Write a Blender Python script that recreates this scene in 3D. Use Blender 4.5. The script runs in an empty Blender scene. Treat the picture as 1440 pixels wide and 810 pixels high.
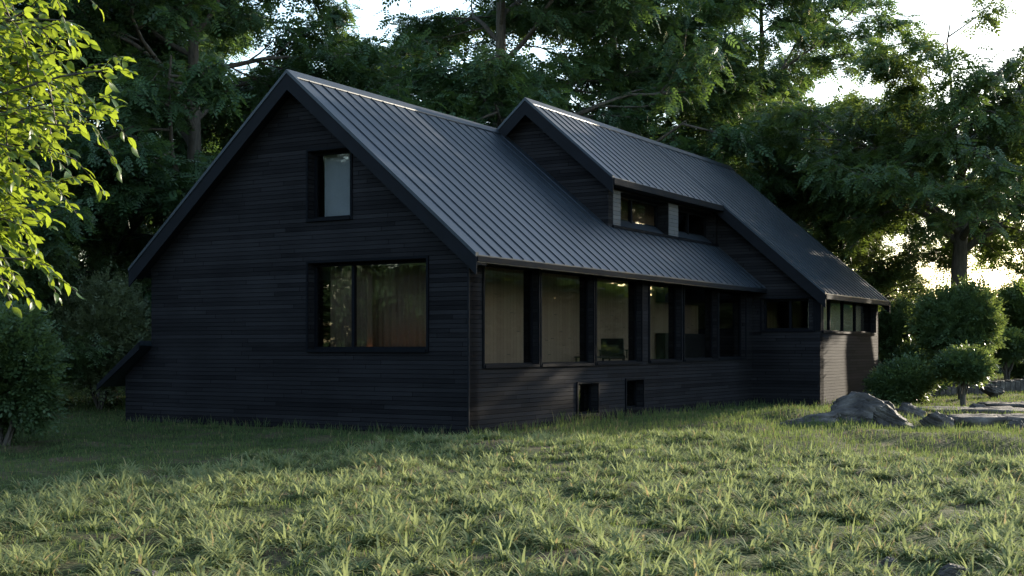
import bpy, bmesh, math, random
import numpy as np
from mathutils import Vector, Matrix, Quaternion, noise as mnoise

SC = bpy.context.scene
COL = SC.collection
R = math.radians

# ------------------------------------------------------------------ helpers
def newmesh(name, verts, faces, mat=None, parent=None, smooth=False, attrs=None):
    """verts (n,3); faces: list of int arrays (m,k) or list of lists -> ONE object"""
    me = bpy.data.meshes.new(name)
    verts = np.asarray(verts, dtype=np.float32).reshape(-1, 3)
    loops, starts, n = [], [], 0
    for f in faces:
        f = np.asarray(f, dtype=np.int32)
        if f.ndim == 1:
            f = f[None, :]
        if len(f) == 0:
            continue
        loops.append(f.reshape(-1))
        starts.append(n + np.arange(len(f), dtype=np.int32) * f.shape[1])
        n += f.size
    loops = np.concatenate(loops); starts = np.concatenate(starts)
    me.vertices.add(len(verts)); me.vertices.foreach_set('co', verts.reshape(-1))
    me.loops.add(len(loops)); me.loops.foreach_set('vertex_index', loops)
    me.polygons.add(len(starts)); me.polygons.foreach_set('loop_start', starts)
    if smooth:
        me.polygons.foreach_set('use_smooth', np.ones(len(starts), dtype=bool))
    if attrs:
        for k, a in attrs.items():
            at = me.attributes.new(k, 'FLOAT', 'POINT')
            at.data.foreach_set('value', np.asarray(a, dtype=np.float32).reshape(-1))
    me.update(calc_edges=True); me.validate()
    if mat: me.materials.append(mat)
    o = bpy.data.objects.new(name, me); COL.objects.link(o)
    if parent: o.parent = parent
    return o

class MB:
    """collects solids, then builds ONE mesh object"""
    def __init__(s): s.v = []; s.f = []
    def add(s, v, f):
        n = len(s.v); s.v += [tuple(p) for p in v]; s.f += [[i + n for i in q] for q in f]
    def box(s, x0, x1, y0, y1, z0, z1):
        v = [(x, y, z) for x in (x0, x1) for y in (y0, y1) for z in (z0, z1)]
        s.add(v, [(0,1,3,2),(4,6,7,5),(0,4,5,1),(2,3,7,6),(0,2,6,4),(1,5,7,3)])
    def prism(s, poly, axis, c0, c1):
        """poly in the two other coordinates, extruded along axis from c0 to c1"""
        def P(p, c):
            q = list(p); q.insert(axis, c); return tuple(q)
        n = len(poly)
        v = [P(p, c0) for p in poly] + [P(p, c1) for p in poly]
        f = [list(range(n))[::-1], [n + i for i in range(n)]]
        f += [[i, (i+1) % n, n + (i+1) % n, n + i] for i in range(n)]
        s.add(v, f)
    def build(s, name, mat, parent=None, bevel=0.0):
        me = bpy.data.meshes.new(name)
        me.from_pydata(s.v, [], s.f)
        bm = bmesh.new(); bm.from_mesh(me)
        bmesh.ops.recalc_face_normals(bm, faces=bm.faces)
        if bevel:
            bmesh.ops.bevel(bm, geom=list(bm.edges), offset=bevel, segments=1, affect='EDGES')
        bm.to_mesh(me); bm.free(); me.update()
        me.materials.append(mat)
        o = bpy.data.objects.new(name, me); COL.objects.link(o)
        if parent: o.parent = parent
        return o

def tag(o, label, cat, group=None, kind=None):
    if label: o['label'] = label
    if cat: o['category'] = cat
    if group: o['group'] = group
    if kind: o['kind'] = kind
    return o

def empty(name, loc=(0,0,0), rz=0.0, label=None, cat=None, group=None):
    o = bpy.data.objects.new(name, None); COL.objects.link(o)
    o.location = loc; o.rotation_euler = (0, 0, rz); o.empty_display_size = .3
    return tag(o, label, cat, group)

def copy_tree(root):
    c = root.copy(); COL.objects.link(c)
    for ch in root.children:
        k = ch.copy(); COL.objects.link(k); k.parent = c
        for g in ch.children:
            h = g.copy(); COL.objects.link(h); h.parent = k
    return c

# ------------------------------------------------------------------ materials
def mat(name):
    m = bpy.data.materials.new(name); m.use_nodes = True
    nt = m.node_tree; nt.nodes.clear()
    out = nt.nodes.new('ShaderNodeOutputMaterial')
    return m, nt, out
def N(nt, t, **kw):
    n = nt.nodes.new(t)
    for k, v in kw.items():
        if k.startswith('i_'): n.inputs[k[2:].replace('_', ' ')].default_value = v
        else: setattr(n, k, v)
    return n
def L(nt, a, b): nt.links.new(a, b)
def ramp(nt, stops, interp='LINEAR'):
    r = nt.nodes.new('ShaderNodeValToRGB'); r.color_ramp.interpolation = interp
    el = r.color_ramp.elements
    while len(el) < len(stops): el.new(0.5)
    for e, (p, c) in zip(el, stops):
        e.position = p; e.color = (*c, 1) if len(c) == 3 else c
    return r
def math_(nt, op, a=None, b=None):
    n = nt.nodes.new('ShaderNodeMath'); n.operation = op
    for i, x in enumerate((a, b)):
        if x is None: continue
        if isinstance(x, (int, float)): n.inputs[i].default_value = x
        else: nt.links.new(x, n.inputs[i])
    return n.outputs[0]

def board_mat(name, dark, light, pitch=0.115, rough=0.5, axis='Z', groove=0.010, spec=.5, stint=(1, 1, 1)):
    """boards laid across `axis`: per-board tone, grain along the board, open joints"""
    m, nt, out = mat(name)
    tc = N(nt, 'ShaderNodeTexCoord')
    sep = N(nt, 'ShaderNodeSeparateXYZ'); L(nt, tc.outputs['Object'], sep.inputs[0])
    z = sep.outputs[axis]
    q = math_(nt, 'DIVIDE', z, pitch)
    row = math_(nt, 'FLOOR', q)
    fr = math_(nt, 'FRACT', q)
    wn = N(nt, 'ShaderNodeTexWhiteNoise', noise_dimensions='1D'); L(nt, row, wn.inputs['W'])
    # boards butt end to end: a long cell id along the wall
    along = math_(nt, 'ADD', sep.outputs['X'], sep.outputs['Y'])
    if axis != 'Z': along = sep.outputs['Z']
    off = math_(nt, 'MULTIPLY', wn.outputs['Value'], 7.3)
    cq = math_(nt, 'DIVIDE', math_(nt, 'ADD', along, off), 3.1)
    cell = math_(nt, 'FLOOR', cq); butt = math_(nt, 'LESS_THAN', math_(nt, 'FRACT', cq), .005)
    comb = N(nt, 'ShaderNodeCombineXYZ'); L(nt, row, comb.inputs[0]); L(nt, cell, comb.inputs[1])
    wn2 = N(nt, 'ShaderNodeTexWhiteNoise', noise_dimensions='3D'); L(nt, comb.outputs[0], wn2.inputs['Vector'])
    mp = N(nt, 'ShaderNodeMapping')
    mp.inputs['Scale'].default_value = (1.6, 1.6, 42) if axis == 'Z' else (42, 42, 1.2)
    L(nt, tc.outputs['Object'], mp.inputs['Vector'])
    gr = N(nt, 'ShaderNodeTexNoise', i_Scale=1.0, i_Detail=6.0, i_Roughness=.72); L(nt, mp.outputs[0], gr.inputs['Vector'])
    big = N(nt, 'ShaderNodeTexNoise', i_Scale=.55, i_Detail=3.0); L(nt, tc.outputs['Object'], big.inputs['Vector'])
    t = math_(nt, 'ADD', math_(nt, 'MULTIPLY', wn2.outputs['Value'], .34), math_(nt, 'MULTIPLY', gr.outputs['Fac'], .62))
    t = math_(nt, 'ADD', t, math_(nt, 'MULTIPLY', math_(nt, 'SUBTRACT', big.outputs['Fac'], .5), .5))
    cr = ramp(nt, [(.15, dark), (.85, light)]); L(nt, t, cr.inputs[0])
    # joint
    jw = groove / pitch
    joint = math_(nt, 'MAXIMUM', math_(nt, 'LESS_THAN', fr, jw), butt)
    mix = N(nt, 'ShaderNodeMix', data_type='RGBA'); L(nt, joint, mix.inputs[0])
    L(nt, cr.outputs[0], mix.inputs[6]); mix.inputs[7].default_value = (*[c * .35 for c in dark], 1)
    b = N(nt, 'ShaderNodeBsdfPrincipled'); L(nt, mix.outputs[2], b.inputs['Base Color'])
    rr = math_(nt, 'ADD', math_(nt, 'MULTIPLY', gr.outputs['Fac'], .3), rough - .15); L(nt, rr, b.inputs['Roughness'])
    b.inputs['Specular IOR Level'].default_value = spec; b.inputs['Specular Tint'].default_value = (*stint, 1)
    hgt = math_(nt, 'ADD', math_(nt, 'MULTIPLY', gr.outputs['Fac'], .25), math_(nt, 'MULTIPLY', math_(nt, 'MINIMUM', math_(nt, 'MULTIPLY', fr, 1/jw), 1.0), .9))
    hgt = math_(nt, 'ADD', hgt, math_(nt, 'MULTIPLY', wn2.outputs['Value'], .25))
    bp = N(nt, 'ShaderNodeBump', i_Strength=.8, i_Distance=.02); L(nt, hgt, bp.inputs['Height']); L(nt, bp.outputs[0], b.inputs['Normal'])
    L(nt, b.outputs[0], out.inputs[0])
    return m

def plain(name, col, rough=.5, metal=0.0, noise=.25, scale=6.0, bump=.1, spec=.5):
    m, nt, out = mat(name)
    tc = N(nt, 'ShaderNodeTexCoord')
    no = N(nt, 'ShaderNodeTexNoise', i_Scale=scale, i_Detail=4.0); L(nt, tc.outputs['Object'], no.inputs['Vector'])
    cr = ramp(nt, [(.25, [c * (1 - noise) for c in col]), (.75, [min(1, c * (1 + noise)) for c in col])]); L(nt, no.outputs['Fac'], cr.inputs[0])
    b = N(nt, 'ShaderNodeBsdfPrincipled', i_Metallic=metal); L(nt, cr.outputs[0], b.inputs['Base Color'])
    b.inputs['Specular IOR Level'].default_value = spec
    rr = math_(nt, 'ADD', math_(nt, 'MULTIPLY', no.outputs['Fac'], .2), rough - .1); L(nt, rr, b.inputs['Roughness'])
    bp = N(nt, 'ShaderNodeBump', i_Strength=bump, i_Distance=.02); L(nt, no.outputs['Fac'], bp.inputs['Height']); L(nt, bp.outputs[0], b.inputs['Normal'])
    L(nt, b.outputs[0], out.inputs[0])
    return m

def glass_mat(name, tint=(.88, .87, .84), ior=1.45):
    m, nt, out = mat(name)
    tr = N(nt, 'ShaderNodeBsdfTransparent'); tr.inputs[0].default_value = (*tint, 1)
    gl = N(nt, 'ShaderNodeBsdfGlossy'); gl.inputs['Roughness'].default_value = .015
    tc = N(nt, 'ShaderNodeTexCoord')
    no = N(nt, 'ShaderNodeTexNoise', i_Scale=.9, i_Detail=1.0); L(nt, tc.outputs['Object'], no.inputs['Vector'])
    bp = N(nt, 'ShaderNodeBump', i_Strength=.04, i_Distance=.1); L(nt, no.outputs['Fac'], bp.inputs['Height']); L(nt, bp.outputs[0], gl.inputs['Normal'])
    lw = N(nt, 'ShaderNodeLayerWeight', i_Blend=.5)
    fr = math_(nt, 'ADD', math_(nt, 'MULTIPLY', math_(nt, 'POWER', lw.outputs['Facing'], 5.0), .90), .062)
    mx = N(nt, 'ShaderNodeMixShader'); L(nt, fr, mx.inputs[0]); L(nt, tr.outputs[0], mx.inputs[1]); L(nt, gl.outputs[0], mx.inputs[2])
    L(nt, mx.outputs[0], out.inputs[0])
    return m

def leaf_mat(name, c0, c1, trans, tfac=.42, rough=.45, spec=.35, tip=None, dry=None):
    """c0..c1 by the per-spray attribute 'var' and clump noise; trans = colour of light let through"""
    m, nt, out = mat(name)
    at = N(nt, 'ShaderNodeAttribute', attribute_name='var')
    tc = N(nt, 'ShaderNodeTexCoord')
    no = N(nt, 'ShaderNodeTexNoise', i_Scale=.5, i_Detail=2.0); L(nt, tc.outputs['Object'], no.inputs['Vector'])
    t = math_(nt, 'ADD', math_(nt, 'MULTIPLY', at.outputs['Fac'], .6), math_(nt, 'MULTIPLY', no.outputs['Fac'], .45))
    cr = ramp(nt, [(.1, c0), (.9, c1)] + ([(.97, dry)] if dry else [])); L(nt, t, cr.inputs[0])
    col = cr.outputs[0]
    tr2 = ramp(nt, [(.1, [c * .75 for c in trans]), (.9, trans)] + ([(.97, dry)] if dry else [])); L(nt, t, tr2.inputs[0])
    tcol = tr2.outputs[0]
    if tip:
        a2 = N(nt, 'ShaderNodeAttribute', attribute_name='along')
        f = math_(nt, 'MULTIPLY', math_(nt, 'POWER', a2.outputs['Fac'], 2.0), .7)
        mx = N(nt, 'ShaderNodeMix', data_type='RGBA'); L(nt, f, mx.inputs[0]); L(nt, col, mx.inputs[6]); mx.inputs[7].default_value = (*tip, 1)
        col = mx.outputs[2]
    b = N(nt, 'ShaderNodeBsdfPrincipled'); L(nt, col, b.inputs['Base Color'])
    b.inputs['Roughness'].default_value = rough; b.inputs['Specular IOR Level'].default_value = spec
    tl = N(nt, 'ShaderNodeBsdfTranslucent'); L(nt, tcol, tl.inputs[0])
    ms = N(nt, 'ShaderNodeMixShader', i_Fac=tfac); L(nt, b.outputs[0], ms.inputs[1]); L(nt, tl.outputs[0], ms.inputs[2])
    L(nt, ms.outputs[0], out.inputs[0])
    return m

M = {}
M['wall'] = board_mat('charred_boards', (.0056, .0057, .0070), (.0300, .0290, .0325), .098, .82, groove=.010, spec=.065, stint=(1.0, .84, .70))
M['sunlit_boards'] = board_mat('sunlit_dormer_boards', (.07, .07, .075), (.14, .14, .145), .118, .6, spec=.2)  # wall boards in a lighter colour: sunlight on the dormer piers painted in
M['panel'] = board_mat('interior_boards', (.24, .165, .12), (.37, .27, .20), .16, .6, axis='X', groove=.006)
M['frame'] = plain('black_window_metal', (.005, .0055, .0075), .75, 0, .2, 5, .05, spec=.08)
M['fascia'] = plain('black_fascia_paint', (.006, .0068, .0095), .75, 0, .35, 3, .15, spec=.15)
M['glass'] = glass_mat('window_glass')
M['floor'] = plain('interior_floor_oak', (.22, .16, .11), .5)
M['ceil'] = plain('interior_plaster', (.45, .42, .38), .8)
M['curtain'] = plain('brown_linen', (.10, .07, .052), .9, 0, .2, 20, .1)
M['linen'] = plain('pale_linen', (.50, .46, .32), .9, 0, .15, 14, .1)
M['blind'] = plain('grey_blind_fabric', (.25, .29, .36), .9, 0, .1, 2, .05)
M['chair'] = plain('black_leather', (.012, .012, .012), .5)
def strip_mat():
    m, nt, out = mat('warm_strip_lamp')
    e = N(nt, 'ShaderNodeEmission', i_Strength=.9); e.inputs[0].default_value = (1.0, .42, .13, 1)
    L(nt, e.outputs[0], out.inputs[0]); return m
M['strip'] = strip_mat()

def roof_mat():
    m, nt, out = mat('standing_seam_metal')
    tc = N(nt, 'ShaderNodeTexCoord')
    no = N(nt, 'ShaderNodeTexNoise', i_Scale=1.1, i_Detail=6.0, i_Roughness=.6); L(nt, tc.outputs['Object'], no.inputs['Vector'])
    mp = N(nt, 'ShaderNodeMapping'); mp.inputs['Scale'].default_value = (9, .5, .5); L(nt, tc.outputs['Object'], mp.inputs['Vector'])
    st = N(nt, 'ShaderNodeTexNoise', i_Scale=1.0, i_Detail=4.0); L(nt, mp.outputs[0], st.inputs['Vector'])
    t = math_(nt, 'ADD', math_(nt, 'MULTIPLY', no.outputs['Fac'], .6), math_(nt, 'MULTIPLY', st.outputs['Fac'], .4))
    cr = ramp(nt, [(.3, (.016, .022, .030)), (.7, (.034, .044, .058))]); L(nt, t, cr.inputs[0])
    b = N(nt, 'ShaderNodeBsdfPrincipled', i_Metallic=.35); L(nt, cr.outputs[0], b.inputs['Base Color'])
    rr = math_(nt, 'ADD', math_(nt, 'MULTIPLY', t, .25), .33); L(nt, rr, b.inputs['Roughness'])
    bp = N(nt, 'ShaderNodeBump', i_Strength=.12, i_Distance=.03); L(nt, no.outputs['Fac'], bp.inputs['Height']); L(nt, bp.outputs[0], b.inputs['Normal'])
    L(nt, b.outputs[0], out.inputs[0]); return m
M['roof'] = roof_mat()

def bark_mat():
    m, nt, out = mat('tree_bark')
    tc = N(nt, 'ShaderNodeTexCoord')
    mp = N(nt, 'ShaderNodeMapping'); mp.inputs['Scale'].default_value = (7, 7, 1.6); L(nt, tc.outputs['Object'], mp.inputs['Vector'])
    no = N(nt, 'ShaderNodeTexNoise', i_Scale=1.5, i_Detail=7.0, i_Roughness=.65); L(nt, mp.outputs[0], no.inputs['Vector'])
    cr = ramp(nt, [(.3, (.035, .029, .023)), (.7, (.12, .10, .08))]); L(nt, no.outputs['Fac'], cr.inputs[0])
    b = N(nt, 'ShaderNodeBsdfPrincipled', i_Roughness=.85); L(nt, cr.outputs[0], b.inputs['Base Color'])
    bp = N(nt, 'ShaderNodeBump', i_Strength=.8, i_Distance=.05); L(nt, no.outputs['Fac'], bp.inputs['Height']); L(nt, bp.outputs[0], b.inputs['Normal'])
    L(nt, b.outputs[0], out.inputs[0]); return m
M['bark'] = bark_mat()

def rock_mat():
    m, nt, out = mat('weathered_rock')
    tc = N(nt, 'ShaderNodeTexCoord')
    no = N(nt, 'ShaderNodeTexNoise', i_Scale=2.2, i_Detail=9.0, i_Roughness=.62); L(nt, tc.outputs['Object'], no.inputs['Vector'])
    vo = N(nt, 'ShaderNodeTexVoronoi', feature='DISTANCE_TO_EDGE', i_Scale=.9)
    wv = N(nt, 'ShaderNodeMixRGB' if False else 'ShaderNodeVectorMath', operation='ADD')
    n2 = N(nt, 'ShaderNodeTexNoise', i_Scale=1.4, i_Detail=4.0); L(nt, tc.outputs['Object'], n2.inputs['Vector'])
    L(nt, tc.outputs['Object'], wv.inputs[0]); L(nt, n2.outputs['Color'], wv.inputs[1]); L(nt, wv.outputs[0], vo.inputs['Vector'])
    cr = ramp(nt, [(.32, (.022, .018, .016)), (.5, (.062, .051, .043)), (.62, (.115, .098, .083)), (.72, (.21, .19, .168))]); L(nt, no.outputs['Fac'], cr.inputs[0])
    crack = ramp(nt, [(.0, (.55, .55, .55)), (.03, (1, 1, 1))]); L(nt, vo.outputs['Distance'], crack.inputs[0])
    mx = N(nt, 'ShaderNodeMix', data_type='RGBA', blend_type='MULTIPLY'); mx.inputs[0].default_value = .7
    L(nt, cr.outputs[0], mx.inputs[6]); L(nt, crack.outputs[0], mx.inputs[7])
    b = N(nt, 'ShaderNodeBsdfPrincipled', i_Roughness=.8); L(nt, mx.outputs[2], b.inputs['Base Color'])
    h = math_(nt, 'ADD', no.outputs['Fac'], math_(nt, 'MULTIPLY', crack.outputs[0], .4))
    bp = N(nt, 'ShaderNodeBump', i_Strength=.9, i_Distance=.06); L(nt, h, bp.inputs['Height']); L(nt, bp.outputs[0], b.inputs['Normal'])
    L(nt, b.outputs[0], out.inputs[0]); return m
M['rock'] = rock_mat()

def ground_mat():
    m, nt, out = mat('lawn_soil')
    tc = N(nt, 'ShaderNodeTexCoord')
    no = N(nt, 'ShaderNodeTexNoise', i_Scale=.7, i_Detail=8.0, i_Roughness=.65); L(nt, tc.outputs['Object'], no.inputs['Vector'])
    fi = N(nt, 'ShaderNodeTexNoise', i_Scale=14.0, i_Detail=5.0); L(nt, tc.outputs['Object'], fi.inputs['Vector'])
    c1 = ramp(nt, [(.38, (.030, .045, .012)), (.50, (.045, .060, .020)), (.60, (.085, .068, .042))]); L(nt, no.outputs['Fac'], c1.inputs[0])
    c2 = ramp(nt, [(.3, (.5, .5, .5)), (.7, (1.35, 1.3, 1.2))]); L(nt, fi.outputs['Fac'], c2.inputs[0])
    mx = N(nt, 'ShaderNodeMix', data_type='RGBA', blend_type='MULTIPLY'); mx.inputs[0].default_value = 1
    L(nt, c1.outputs[0], mx.inputs[6]); L(nt, c2.outputs[0], mx.inputs[7])
    b = N(nt, 'ShaderNodeBsdfPrincipled', i_Roughness=.95); L(nt, mx.outputs[2], b.inputs['Base Color'])
    b.inputs['Specular IOR Level'].default_value = .1
    bp = N(nt, 'ShaderNodeBump', i_Strength=.8, i_Distance=.05); L(nt, fi.outputs['Fac'], bp.inputs['Height']); L(nt, bp.outputs[0], b.inputs['Normal'])
    L(nt, b.outputs[0], out.inputs[0]); return m
M['ground'] = ground_mat()

M['leaf_tree'] = leaf_mat('broadleaf_foliage', (.026, .058, .032), (.064, .115, .052), (.15, .25, .045), .30)
M['leaf_right'] = leaf_mat('lighter_broadleaf_foliage', (.030, .060, .028), (.070, .115, .044), (.22, .31, .05), .34)
M['leaf_near'] = leaf_mat('fresh_green_leaves', (.030, .075, .014), (.085, .14, .03), (.34, .44, .035), .46, .4)
M['leaf_shrub'] = leaf_mat('shrub_foliage', (.036, .068, .032), (.090, .14, .056), (.22, .29, .06), .32)
M['leaf_pale'] = leaf_mat('pale_shrub_foliage', (.11, .14, .07), (.19, .23, .12), (.24, .27, .09), .3)
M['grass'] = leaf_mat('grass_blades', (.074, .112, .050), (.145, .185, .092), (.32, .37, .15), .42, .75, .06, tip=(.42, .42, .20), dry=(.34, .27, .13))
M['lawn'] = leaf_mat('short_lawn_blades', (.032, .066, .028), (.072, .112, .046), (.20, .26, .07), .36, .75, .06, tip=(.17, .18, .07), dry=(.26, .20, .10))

# ------------------------------------------------------------------ terrain
TH = math.atan2(1072, 1800)
CX, CY = -0.915, 27.0                                  # near corner of the house
V = (math.sin(TH), math.cos(TH)); U = (-math.cos(TH), math.sin(TH))
def toworld(a, b, z=0.0): return (CX + a*V[0] + b*U[0], CY + a*V[1] + b*U[1], z)
def tolocal(x, y):
    return ((x-CX)*V[0] + (y-CY)*V[1], (x-CX)*U[0] + (y-CY)*U[1])
def vnoise(x, y, s, seed):
    """cheap smooth noise from a few sines (vectorised)"""
    r = np.random.RandomState(seed); o = np.zeros_like(x, dtype=float)
    for k in range(6):
        a = r.uniform(0, 2*np.pi); w = r.uniform(.6, 1.8) / s; p = r.uniform(0, 6.28)
        o += np.sin((x*np.cos(a) + y*np.sin(a)) * w * 2*np.pi + p)
    return o / 6
def bump(x, y, cx, cy, sx, sy): return np.exp(-((x-cx)/sx)**2 - ((y-cy)/sy)**2)
def height(x, y):
    x = np.asarray(x, dtype=float); y = np.asarray(y, dtype=float)
    near = np.exp(-(np.maximum(0, np.hypot(x, y-22) - 18) / 14)**2)
    h = near * (.10*vnoise(x, y, 3.2, 3) + .07*vnoise(x, y, 1.4, 8))
    h += .34*bump(x, y, 6.0, 32, 6.0, 4.0) + .15*bump(x, y, 10.5, 25.2, 6.0, 1.5) + .12*bump(x, y, 1.0, 23, 4, 2.2)
    h += -.10*bump(x, y, 9.5, 22.3, 5, 1.3)
    h += -.10*bump(x, y, -11, 22, 7, 6)
    h += .55*bump(x, y, 26, 62, 14, 9)
    far = np.clip((np.hypot(x, y) - 120) / 400, 0, 1)
    h += far * -2.0
    a = (x-CX)*V[0] + (y-CY)*V[1]; b = (x-CX)*U[0] + (y-CY)*U[1]
    # level strip under the house
    din = np.maximum(np.maximum(-a - .0, a - 24), np.maximum(-2.3 - b, b - 10.3))
    k = np.clip(din / 2.5, 0, 1)
    return h * (.15 + .85*k)

def axis_pts(lo, hi, c0, c1, fine, far):
    p = list(np.arange(c0, c1 + 1e-6, fine)); s = fine
    while p[-1] < hi: s *= 1.22; p.append(p[-1] + s)
    s = fine
    while p[0] > lo: s *= 1.22; p.insert(0, p[0] - s)
    return np.array(p)
gx = axis_pts(-900, 900, -14, 22, .3, 0); gy = axis_pts(-300, 1500, 8, 48, .3, 0)
X, Y = np.meshgrid(gx, gy); Zg = height(X, Y)
nx, ny = len(gx), len(gy)
idx = np.arange(nx*ny).reshape(ny, nx)
quads = np.stack([idx[:-1, :-1], idx[:-1, 1:], idx[1:, 1:], idx[1:, :-1]], -1).reshape(-1, 4)
g = newmesh('ground', np.stack([X, Y, Zg], -1), [quads], M['ground'], smooth=True)
tag(g, 'uneven lawn and bare soil round the house', 'ground', kind='structure')

# ------------------------------------------------------------------ house
H = empty('house', (CX, CY, 0), math.pi/2 - TH,
          'black timber clad house with dark standing seam metal roofs and a raised gable', 'house')
S1, RB, RZ = .855, 4.6, 8.10            # main roof: slope, ridge b, ridge z
S2, QB, QZ = .866, 3.6, 8.88            # raised roof
def z1(b): return RZ - S1*abs(b - RB)
def z2(b): return QZ - S2*abs(b - QB)

def wall_holes(mb, plane, c, t, u0, u1, zb, ztop, holes, brk=()):
    """vertical wall: plane 'a' (constant a, u=b) or 'b' (constant b, u=a); outer face at c, thickness t inward (+)"""
    us = sorted(set([u0, u1] + [h[i] for h in holes for i in (0, 1)] + [x for x in brk if u0 < x < u1]))
    def P(u, z, d): return (c + d, u, z) if plane == 'a' else (u, c + d, z)
    def slab(ua, ub, za0, zb0, za1, zb1):
        v = []
        for d in (0, t):
            v += [P(ua, za0, d), P(ub, zb0, d), P(ub, zb1, d), P(ua, za1, d)]
        mb.add(v, [(0,1,2,3), (4,7,6,5)])
        return v
    for ua, ub in zip(us[:-1], us[1:]):
        mid = (ua + ub)/2
        hs = sorted([h for h in holes if h[0] < mid < h[1]], key=lambda h: h[2])
        z = zb
        for h in hs:
            slab(ua, ub, z, z, h[2], h[2]); z = h[3]
        slab(ua, ub, z, z, ztop(ua), ztop(ub))
    for (h0, h1, b0, b1) in holes:      # reveals
        for (p, q) in (((h0, b0), (h0, b1)), ((h0, b1), (h1, b1)), ((h1, b1), (h1, b0)), ((h1, b0), (h0, b0))):
            mb.add([P(*p, 0), P(*q, 0), P(*q, t), P(*p, t)], [(0, 1, 2, 3)])
    for u in (u0, u1):
        mb.add([P(u, zb, 0), P(u, ztop(u), 0), P(u, ztop(u), t), P(u, zb, t)], [(0, 1, 2, 3)])

def flat_build(mb, name, m, parent):
    """no normal recalculation needed: two-sided sheets"""
    me = bpy.data.meshes.new(name); me.from_pydata(mb.v, [], mb.f); me.update(); me.materials.append(m)
    o = bpy.data.objects.new(name, me); COL.objects.link(o); o.parent = parent
    return o

T = .38
Z0 = -.35
# windows as (u0,u1,z0,z1)
GW = (1.07, 4.34, 1.80, 3.77); GU = (3.13, 4.34, 4.77, 6.32)
SW = [(.60, 2.95, 1.46, 3.66), (3.09, 5.74, 1.46, 3.66), (5.90, 8.56, 1.47, 3.66), (9.08, 11.22, 1.49, 3.66),
      (11.45, 13.98, 1.51, 3.66), (14.12, 16.42, 1.53, 3.66)]
BW = [(4.91, 5.98, .20, .96), (7.62, 8.66, .24, .99)]
WF = (-2.04, -.32, 2.42, 3.42); WS = (17.32, 23.62, 2.38, 3.46)

mb = MB(); wall_holes(mb, 'a', 0, T, 0, 9.36, Z0, lambda b: z1(b) - .17, [GW, GU], (RB,)); flat_build(mb, 'gable_wall', M['wall'], H)
mb = MB(); wall_holes(mb, 'b', 0, T, .004, 17.1, Z0, lambda a: 3.95, SW + BW); flat_build(mb, 'side_wall', M['wall'], H)
mb = MB(); wall_holes(mb, 'a', 17.1, T, -2.24, 1.64, Z0, lambda b: z2(b) - .17, [WF]); flat_build(mb, 'wing_front_wall', M['wall'], H)
mb = MB(); wall_holes(mb, 'b', -2.24, T, 17.104, 24.0, Z0, lambda a: 3.60, [WS]); flat_build(mb, 'wing_side_wall', M['wall'], H)
mb = MB(); wall_holes(mb, 'a', 24.0, -.3, -2.236, 9.36, Z0, lambda b: max(z2(b), z1(b)) - .17, [], (QB, RB, 4.7)); flat_build(mb, 'end_wall', M['wall'], H)
mb = MB(); wall_holes(mb, 'b', 9.36, -.3, .004, 23.99, Z0, lambda a: 3.9, []); flat_build(mb, 'back_wall', M['wall'], H)
# raised gable wall standing on the main roof
mb = MB(); mb.prism([(1.2, 4.9), (1.2, z2(1.2) - .17), (QB, QZ - .17), (4.62, z2(4.62) - .17), (4.62, 7.6)], 0, 9.0, 9.25)
mb.build('raised_gable_wall', M['wall'], H)
# dormer front: two piers and the head; the windows sit back between them
mb = MB()
mb.box(9.252, 9.76, 1.2, 1.62, 5.0, 6.24); mb.box(13.06, 13.80, 1.2, 1.62, 5.0, 6.24); mb.box(16.9, 17.096, 1.2, 1.62, 5.0, 6.24)
mb.box(9.252, 17.096, 1.2, 1.62, 6.242, 6.56)
mb.build('dormer_wall', M['wall'], H)
for q0, q1 in ((9.27, 9.74), (13.075, 13.785)):
    mb = MB(); mb.box(q0, q1, 1.182, 1.198, 5.27, 6.235); mb.build('sunlit_pier_face', M['sunlit_boards'], H)  # paler overlay on the pier fronts, sunlight put into its colour
# lean-to at the back corner
mb = MB(); mb.prism([(9.362, Z0), (10.28, Z0), (10.28, 1.14), (9.362, 1.86)], 0, .006, 8.0); mb.build('lean_to_wall', M['wall'], H)
mb = MB(); mb.prism([(9.372, 2.02), (10.86, .96), (10.86, .86), (9.372, 1.90)], 0, -.36, 8.3)
lt = mb.build('lean_to_roof', M['roof'], H)
mb = MB(); mb.prism([(9.372, 1.985), (10.87, .925), (10.87, .78), (9.372, 1.80)], 0, -.40, -.364); mb.build('fascia', M['fascia'], lt)
# corner boards
mb = MB(); mb.box(-.012, .028, -.012, -.003, Z0, 3.60); mb.box(-.012, -.003, -.003, .028, Z0, 3.60); mb.build('corner_board', M['fascia'], H)
mb = MB(); mb.box(17.07, 17.097, -2.27, -2.02, 2.40, 3.50); mb.box(17.07, 17.30, -2.27, -2.243, 2.40, 3.5); mb.build('corner_board', M['frame'], H)

def roof_ribs(mb, a0, a1, b0, b1, zf, pitch, hgt=.034, wid=.022, phase=.0):
    n = int((a1 - a0 - .05) / pitch)
    for k in range(n + 1):
        a = a0 + .02 + phase + k*pitch
        if a + wid > a1: break
        mb.prism([(b0, zf(b0) - .01), (b1, zf(b1) - .01), (b1, zf(b1) + hgt), (b0, zf(b0) + hgt)], 0, a, a + wid)
def slab(mb, a0, a1, b0, b1, zf, th):
    mb.prism([(b0, zf(b0)), (b1, zf(b1)), (b1, zf(b1) - th), (b0, zf(b0) - th)], 0, a0, a1)

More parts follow.
